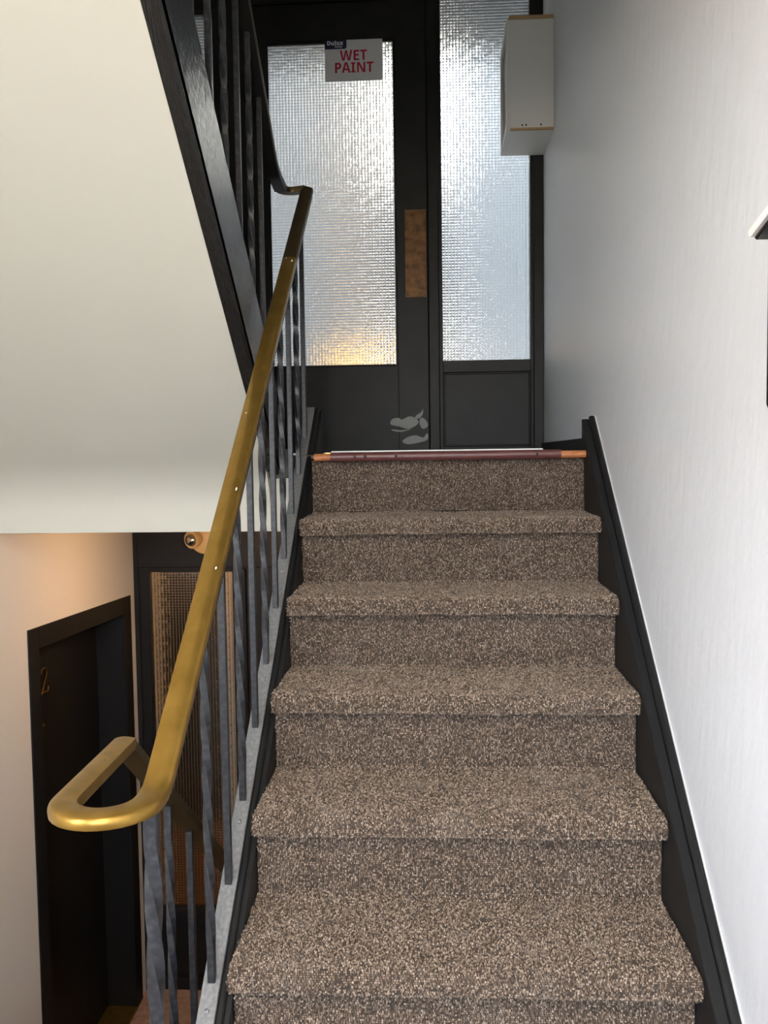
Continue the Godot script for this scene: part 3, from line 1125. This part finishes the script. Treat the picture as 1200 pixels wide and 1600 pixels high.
func build_rails() -> void:
	# lower flight
	var t := thing("balustrade", "iron balustrade of plain and twisted bars beside the carpeted flight", "balustrade")
	var yb := func(z: float) -> float: return 0.0572 - PITCH * (z + 3.0203)
	flat_bar(t, RAIL_X, 0.034, -3.16, yb.call(-3.16), -1.28, yb.call(-1.28), mats.bare_steel)
	var rail_y := func(z: float) -> float: return -0.534 + PITCH * (-1.295 - z)
	for i in 11:
		var z := -3.0203 + 0.1533 * i
		if i < 10:
			baluster(t, RAIL_X, z, yb.call(z) - 0.003, rail_y.call(z), i % 2 == 1)
	baluster(t, RAIL_X, -1.312, yb.call(-1.312) - 0.003, -0.529, true, 0.021)
	for i in [1, 3, 5, 7, 9]:
		var z: float = -3.0203 + 0.1533 * i + 0.045
		screw_head(t, "rivet", Vector3(RAIL_X, yb.call(z), z), Vector3(0, 1, PITCH), 0.0055, mats.bare_steel)

	# upper flight
	t = thing("balustrade", "dark iron balustrade of the upper flight standing before the glazed door", "balustrade")
	var ys := func(z: float) -> float: return soffit_y(z) + 0.278
	flat_bar(t, UP_X, 0.034, -2.93, ys.call(-2.93) + 0.009, -1.2, ys.call(-1.2) + 0.009, mats.iron)
	var uy := func(z: float) -> float: return 0.899 + PITCH * (z + 2.93)
	for i in 10:
		var z := -2.72 + 0.153 * i
		baluster(t, UP_X, z, ys.call(z) + 0.004, uy.call(z), i % 2 == 1)

	# flight going down to the hall
	t = thing("balustrade", "shadowed iron balustrade descending to the hall behind the brass rail loop", "balustrade")
	var dy := func(z: float) -> float: return -0.5345 - PITCH * (-1.53 - z)
	for i in 8:
		var z := -1.77 - 0.153 * i
		baluster(t, DOWN_X, z, dy.call(z) - 0.78, dy.call(z), i % 2 == 0)
	flat_bar(t, DOWN_X, 0.034, -2.86, dy.call(-2.86) - 0.77, -1.6, dy.call(-1.6) - 0.77, mats.iron)

	# the brass rail: upper flight, crook at the landing, lower flight, loop, downward flight
	var h := thing("handrail", "tarnished brass handrail looping round at the foot and running up both flights", "handrail")
	var path := []
	var corner := func(a: Vector3, b: Vector3, c: Vector3, r: float, n: int) -> void:
		var p := b + (a - b).normalized() * r
		var q := b + (c - b).normalized() * r
		for i in n + 1:
			var u := float(i) / n
			path.append(p.lerp(b, u).lerp(b.lerp(q, u), u))
	var p0 := Vector3(UP_X, 0.930 + PITCH * 1.73, -1.2)
	var p1 := Vector3(UP_X, 0.930, -2.93)
	var p2 := Vector3(UP_X - 0.002, 0.915, -3.140)
	var p3 := Vector3(CAP_X - 0.005, 0.922, -3.135)
	var p4 := Vector3(CAP_X, -0.503, -1.295)
	var joint := p3.lerp(p4, 0.235)
	path.append(p0)
	corner.call(p0, p1, p2, 0.06, 6)
	corner.call(p1, p2, p3, 0.05, 8)
	corner.call(p2, p3, p4, 0.012, 4)
	path.append(joint)
	# a D-shaped cap: flat below, crowned above
	var prof := PackedVector2Array([Vector2(-0.0198, -0.019), Vector2(0.0201, -0.019), Vector2(0.0207, -0.018), Vector2(0.0210, -0.012), Vector2(0.0208, -0.003), Vector2(0.0198, -0.0008), Vector2(0.0147, 0.0006), Vector2(0.0074, 0.0018), Vector2(0.0000, 0.0024), Vector2(-0.0074, 0.0018), Vector2(-0.0147, 0.0), Vector2(-0.0184, -0.002), Vector2(-0.0207, -0.006), Vector2(-0.0213, -0.012), Vector2(-0.0207, -0.018)])
	var s := Shape.new()
	s.skin(rings_along(path, prof))
	part(h, "rail", s, mats.dull_shaded_brass, 40).set_meta("label", "dull brown upper length of rail")
	# bare iron core under the cap of the upper flight
	var core := PackedVector2Array([Vector2(-0.0195, -0.026), Vector2(0.0195, -0.026), Vector2(0.0195, -0.0185), Vector2(-0.0195, -0.0185)])
	s = Shape.new()
	s.skin(rings_along(path.slice(0, 9), core))
	part(h, "core_bar", s, mats.black_metal)
	path.clear()
	path.append(joint)
	for i in range(2, 6):
		path.append(p3.lerp(p4, i / 6.0))
	var foot := Vector3(CAP_X, -0.503, -1.256)
	corner.call(p3, p4, foot, 0.027, 6)
	var near_x := -0.546
	var mid := (CAP_X + near_x) * 0.5
	var rad := (CAP_X - near_x) * 0.5
	for i in 17:
		var a := PI * i / 16.0
		path.append(Vector3(mid + cos(a) * rad, -0.503, -1.262 + sin(a) * rad))
	path.append(Vector3(DOWN_X, -0.503, -1.534))
	s = Shape.new()
	s.skin(rings_along(path, prof))
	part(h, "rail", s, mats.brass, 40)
	s = Shape.new()
	s.skin(rings_along([Vector3(DOWN_X, -0.5035, -1.530), Vector3(DOWN_X, -0.5035 - PITCH * 1.33, -2.860)], prof))
	part(h, "rail", s, mats.dull_shaded_brass, 40)  # darker brass paints in the shade on the downward length
	s = Shape.new()
	s.skin(rings_along([p3 + (p4 - p3).normalized() * 0.03, p4], core))
	part(h, "core_bar", s, mats.black_metal)
	# scuffs and drips of paint on the cap
	for e in [[0.570, -0.001, 0.0022, 0.012], [0.588, 0.001, 0.0026, 0.014], [0.582, -0.009, 0.0016, 0.003], [0.632, 0.003, 0.0018, 0.0022], [0.70, 0.012, 0.0018, 0.006], [0.755, -0.004, 0.0016, 0.0022], [0.80, 0.010, 0.0016, 0.004], [0.238, -0.006, 0.005, 0.008], [0.246, 0.011, 0.003, 0.007]]:
		var at := p3.lerp(p4, e[0]) + Vector3(e[1], 0, 0)
		var dir := (p4 - p3).normalized()
		var up := Vector3(1, 0, 0).cross(dir).normalized()
		if up.y < 0.0:
			up = -up
		s = Shape.new()
		s.lathe(PackedVector2Array([Vector2(1.0, 0.0), Vector2(0.9, 0.5), Vector2(0.4, 1.0), Vector2(0.02, 1.0)]), Transform3D(Basis(Vector3(e[2], 0, 0), up * 0.0007, dir * e[3]), at + up * 0.0012), 9)
		part(h, "paint_fleck", s, mats.white_paint, 60)


func build_other_flights() -> void:
	# the string and steps of the upper flight
	var t := thing("staircase", "dark timber string of the upper flight above the cream soffit", "staircase")
	var z0 := -2.80
	var z1 := -1.2
	var s := Shape.new()
	var face := func(z: float) -> float: return soffit_y(z)
	# built along its length so that the grain follows the slope
	var rings := []
	for i in 9:
		var z := lerpf(z0, z1, i / 8.0)
		var y: float = face.call(z)
		var r := PackedVector3Array()
		for v in [[-0.527, 0.0], [-0.497, 0.0], [-0.490, 0.010], [-0.490, 0.268], [-0.496, 0.275], [-0.527, 0.275]]:
			r.append(Vector3(v[0], y + v[1], z))
		rings.append(r)
	s.skin(rings)
	part(t, "string_board", s, mats.grained_paint, 30)
	s = Shape.new()
	s.skin(rings_along([Vector3(-0.490, face.call(z0) + 0.022, z0), Vector3(-0.490, face.call(z1) + 0.022, z1)], PackedVector2Array([Vector2(0.0, -0.010), Vector2(0.004, -0.009), Vector2(0.0075, -0.006), Vector2(0.009, 0.0), Vector2(0.0075, 0.006), Vector2(0.004, 0.009), Vector2(0.0, 0.010)])))
	part(t, "string_moulding", s, mats.grained_paint, 60)
	for k in 7:
		s = Shape.new()
		var zf := -2.9 + GOING * k
		side_profile(s, [[zf, RISE * k - 0.05], [zf, RISE * (k + 1)], [zf + GOING, RISE * (k + 1)], [zf + GOING, RISE * (k + 1) - 0.05]], WALL_L + 0.001, -0.528, 0.004)
		part(t, "step", s, mats.carpet_base)
	# the flight down to the hall
	t = thing("staircase", "flight of steps leading down to the hall under the cream soffit", "staircase")
	for k in 6:
		s = Shape.new()
		var zf := -1.36 - GOING * k
		s.box(Vector3(WALL_L + 0.002, -1.33 - RISE * (k + 2), zf - GOING), Vector3(-0.535, -1.33 - RISE * (k + 1), zf), 0.01)
		part(t, "step", s, mats.carpet_base)


# ---------------------------------------------------------------- fittings
func text_mesh(parent: Node, called: String, words: String, size: float, at: Vector3, m: Material, weight := 700, stretch := 1.0) -> void:
	var f := SystemFont.new()
	f.font_names = PackedStringArray(["Droid Sans"])
	f.font_weight = weight
	var tm := TextMesh.new()
	tm.text = words
	tm.font = f
	tm.font_size = 64
	tm.pixel_size = size / 64.0
	tm.depth = 0.0006
	tm.curve_step = 1.0
	var o := put(parent, called, tm, m)
	o.position = at
	o.scale = Vector3(stretch, 1, 1)


func build_fittings() -> void:
	var z := SCREEN_Z
	# paper sign taped over the glass
	var t := thing("wet_paint_sign", "white card reading WET PAINT in red hung on the door glass", "sign")
	t.position = Vector3(-0.354, 1.828, z - 0.004)
	var s := Shape.new()
	s.box(Vector3(-0.134, -0.097, -0.001), Vector3(0.134, 0.094, 0.0008), 0.0003)
	part(t, "card", s, mats.sign_card)
	var o := PackedVector2Array([Vector2(-0.134, 0.0942), Vector2(-0.134, 0.050)])
	for i in 7:
		var a := -PI / 2.0 + PI / 2.0 * i / 6.0
		o.append(Vector2(-0.042 + cos(a) * 0.010, 0.060 + sin(a) * 0.010))
	o.append(Vector2(-0.032, 0.0942))
	s = Shape.new()
	s.extrude(o, frame_of(Vector3(1, 0, 0), Vector3(0, 1, 0), Vector3(0, 0, 1), Vector3(0, 0, 0.0008)), 0.0006)
	var tab := part(t, "brand_tab", s, mats.sign_navy)
	text_mesh(tab, "lettering", "Dulux", 0.026, Vector3(-0.086, 0.077, 0.0016), mats.sign_white, 700, 1.05)
	text_mesh(tab, "lettering", "Paints", 0.013, Vector3(-0.070, 0.0605, 0.0016), mats.sign_white, 400)
	text_mesh(t, "lettering", "WET", 0.064, Vector3(0.0, 0.019, 0.0012), mats.sign_red, 700, 0.98)
	text_mesh(t, "lettering", "PAINT", 0.064, Vector3(0.0, -0.036, 0.0012), mats.sign_red, 700, 0.98)

	# meter cupboard on the right wall
	t = thing("wall_cupboard", "narrow white laminate cupboard with raw board edges high on right wall by the door", "cupboard")
	var lo := Vector3(0.331, 1.357, z + 0.03)
	var hi := Vector3(WALL_R, 1.821, -3.894)
	s = Shape.new()
	s.box(Vector3(lo.x + 0.004, lo.y + 0.0, lo.z), Vector3(hi.x, hi.y - 0.016, hi.z - 0.018), 0.001)
	part(t, "carcass", s, mats.white_laminate)
	s = Shape.new()
	s.box(Vector3(lo.x + 0.004, lo.y + 0.006, hi.z - 0.018), Vector3(hi.x, hi.y - 0.0165, hi.z), 0.001)
	part(t, "front_panel", s, mats.white_laminate)
	s = Shape.new()
	s.box(Vector3(lo.x, hi.y - 0.016, lo.z), Vector3(hi.x, hi.y, hi.z + 0.001), 0.001)
	part(t, "top_board", s, mats.particle_board)
	s = Shape.new()
	s.box(Vector3(lo.x + 0.004, lo.y - 0.001, hi.z - 0.019), Vector3(hi.x, lo.y + 0.006, hi.z + 0.0005), 0.001)
	part(t, "bottom_edge", s, mats.particle_board)
	s = Shape.new()
	for e in [[lo.y + 0.001, hi.y - 0.017, hi.z - 0.022, hi.z], [lo.y + 0.001, hi.y - 0.017, lo.z, lo.z + 0.03], [lo.y + 0.001, lo.y + 0.03, lo.z + 0.03, hi.z - 0.022], [hi.y - 0.047, hi.y - 0.017, lo.z + 0.03, hi.z - 0.022]]:
		s.box(Vector3(lo.x - 0.012, e[0], e[2]), Vector3(lo.x + 0.004, e[1], e[3]), 0.001)
	part(t, "door_frame", s, mats.white_laminate)
	s = Shape.new()
	s.box(Vector3(lo.x + 0.001, lo.y + 0.031, lo.z + 0.031), Vector3(lo.x + 0.0055, hi.y - 0.048, hi.z - 0.023), 0.0005)
	part(t, "side_door", s, mats.side_brown)
	for x in [0.385, 0.401, 0.463]:
		screw_head(t, "screw", Vector3(x, lo.y + 0.016, hi.z), Vector3(0, 0, 1), 0.004, mats.dark_screw)

	# black box with a white lid, cut by the edge of the picture
	t = thing("wall_box", "small black box under a white lid on the right wall near the camera", "wall box")
	s = Shape.new()
	var o2 := PackedVector2Array()
	for c in [[0.4495, 0.040, 0.4495, 0.275, 0.012], ]:
		o2 = PackedVector2Array([Vector2(WALL_R, 0.300), Vector2(0.4495, 0.275), Vector2(0.4495, 0.052), Vector2(0.4527, 0.0445), Vector2(0.461, 0.040), Vector2(WALL_R, 0.040)])
	s.extrude(o2, frame_of(Vector3(1, 0, 0), Vector3(0, 1, 0), Vector3(0, 0, 1), Vector3(0, 0, -1.25)), 0.36, 0.004)
	part(t, "body", s, mats.black_metal)
	s = Shape.new()
	var lid := Transform3D(Basis(Vector3(1, 0, 0), deg_to_rad(-12.0)), Vector3(0, 0.283, -1.262))
	s.box(Vector3(0.428, -0.0055, 0.0), Vector3(WALL_R, 0.0055, 0.40), 0.002, lid)
	part(t, "lid", s, mats.lid_white)
	s = Shape.new()
	s.box(Vector3(0.434, -0.012, 0.006), Vector3(WALL_R, -0.0056, 0.39), 0.002, lid)
	part(t, "lid_liner", s, mats.black_metal)

	# spot fitting on the head of the lower screen
	t = thing("wall_lamp", "cream enamel wall lamp with a silver bulb above the lower glazed screen", "wall lamp")
	t.position = Vector3(-1.104, -0.394, z + 0.012)
	s = Shape.new()
	s.lathe(PackedVector2Array([Vector2(0.076, 0.0), Vector2(0.076, 0.010), Vector2(0.069, 0.018), Vector2(0.03, 0.024), Vector2(0.004, 0.026)]), frame_of(Vector3(1, 0, 0), Vector3(0, 0, 1), Vector3(0, -1, 0), Vector3.ZERO), 28)
	part(t, "back_plate", s, mats.cream_enamel, 50)
	var aim := Vector3(-0.45, -0.12, 0.88).normalized()
	var sx := aim.cross(Vector3.UP).normalized()
	var head := frame_of(sx, aim, sx.cross(aim), Vector3(-0.045, 0.0, 0.045))
	s = Shape.new()
	s.lathe(PackedVector2Array([Vector2(0.012, -0.035), Vector2(0.030, -0.028), Vector2(0.040, -0.005), Vector2(0.042, 0.022), Vector2(0.039, 0.024), Vector2(0.034, 0.016), Vector2(0.004, 0.012)]), head, 24)
	part(t, "lamp_head", s, mats.cream_enamel, 50)
	s = Shape.new()
	s.lathe(PackedVector2Array([Vector2(0.030, 0.014), Vector2(0.032, 0.021), Vector2(0.025, 0.033), Vector2(0.013, 0.039), Vector2(0.002, 0.040)]), head, 20)
	part(t, "bulb", s, mats.chrome, 60)
	screw_head(t, "screw", Vector3(0.034, -0.022, 0.018), Vector3(0, 0, 1), 0.004, mats.dark_screw)

	ceiling_lamp("ceiling_lamp", Vector3(-0.85, -0.255, -3.46), 0.10, Color(1.0, 0.78, 0.54), 0.13, 2.0, "round warm ceiling lamp of the lower hall, under the landing")
	ceiling_lamp("ceiling_lamp", Vector3(-0.25, 1.10, 0.25), 0.17, Color(1.0, 0.92, 0.81), 1.05, 2.0, "round warm ceiling lamp over the half landing")


# ---------------------------------------------------------------- outside the upper door
func build_outside() -> void:
	var s := Shape.new()
	s.box(Vector3(-3.5, -0.2, -9.0), Vector3(3.5, -0.01, -4.45), 0.0)
	struct("floor_walkway", s, mats.concrete)
	# added canopy over the walkway, cuts off the upper sky
	s = Shape.new()
	s.box(Vector3(-3.5, 2.6, -6.05), Vector3(3.5, 2.8, -4.45), 0.0)
	struct("ceiling_added_canopy", s, mats.outer_dark)
	# added house left, wall ahead and block right, shaped to leave a sky gap
	s = Shape.new()
	s.box(Vector3(-6.0, -0.2, -13.0), Vector3(-0.46, 6.0, -9.0), 0.0)
	struct("wall_added_house", s, mats.outer_render)
	s = Shape.new()
	s.box(Vector3(-0.46, -0.2, -12.2), Vector3(5.0, 3.85, -12.0), 0.0)
	struct("wall_added_garden", s, mats.outer_render)
	s = Shape.new()
	s.box(Vector3(0.17, -0.2, -14.0), Vector3(6.0, 7.0, -8.0), 0.0)
	struct("wall_added_block", s, mats.outer_blue)
	s = Shape.new()
	s.box(Vector3(-0.85, -0.2, -7.6), Vector3(-0.32, 0.85, -7.0), 0.0)
	struct("wall_added_planter", s, mats.outer_warm)  # added block, its golden colour makes the warm patch low in the glass


func _ready() -> void:
	lights()
	make_materials()
	build_shell()
	build_upper_screen()
	build_lower_screen()
	build_flat_door()
	build_staircase()
	build_carpet()
	build_rails()
	build_other_flights()
	build_fittings()
	build_outside()
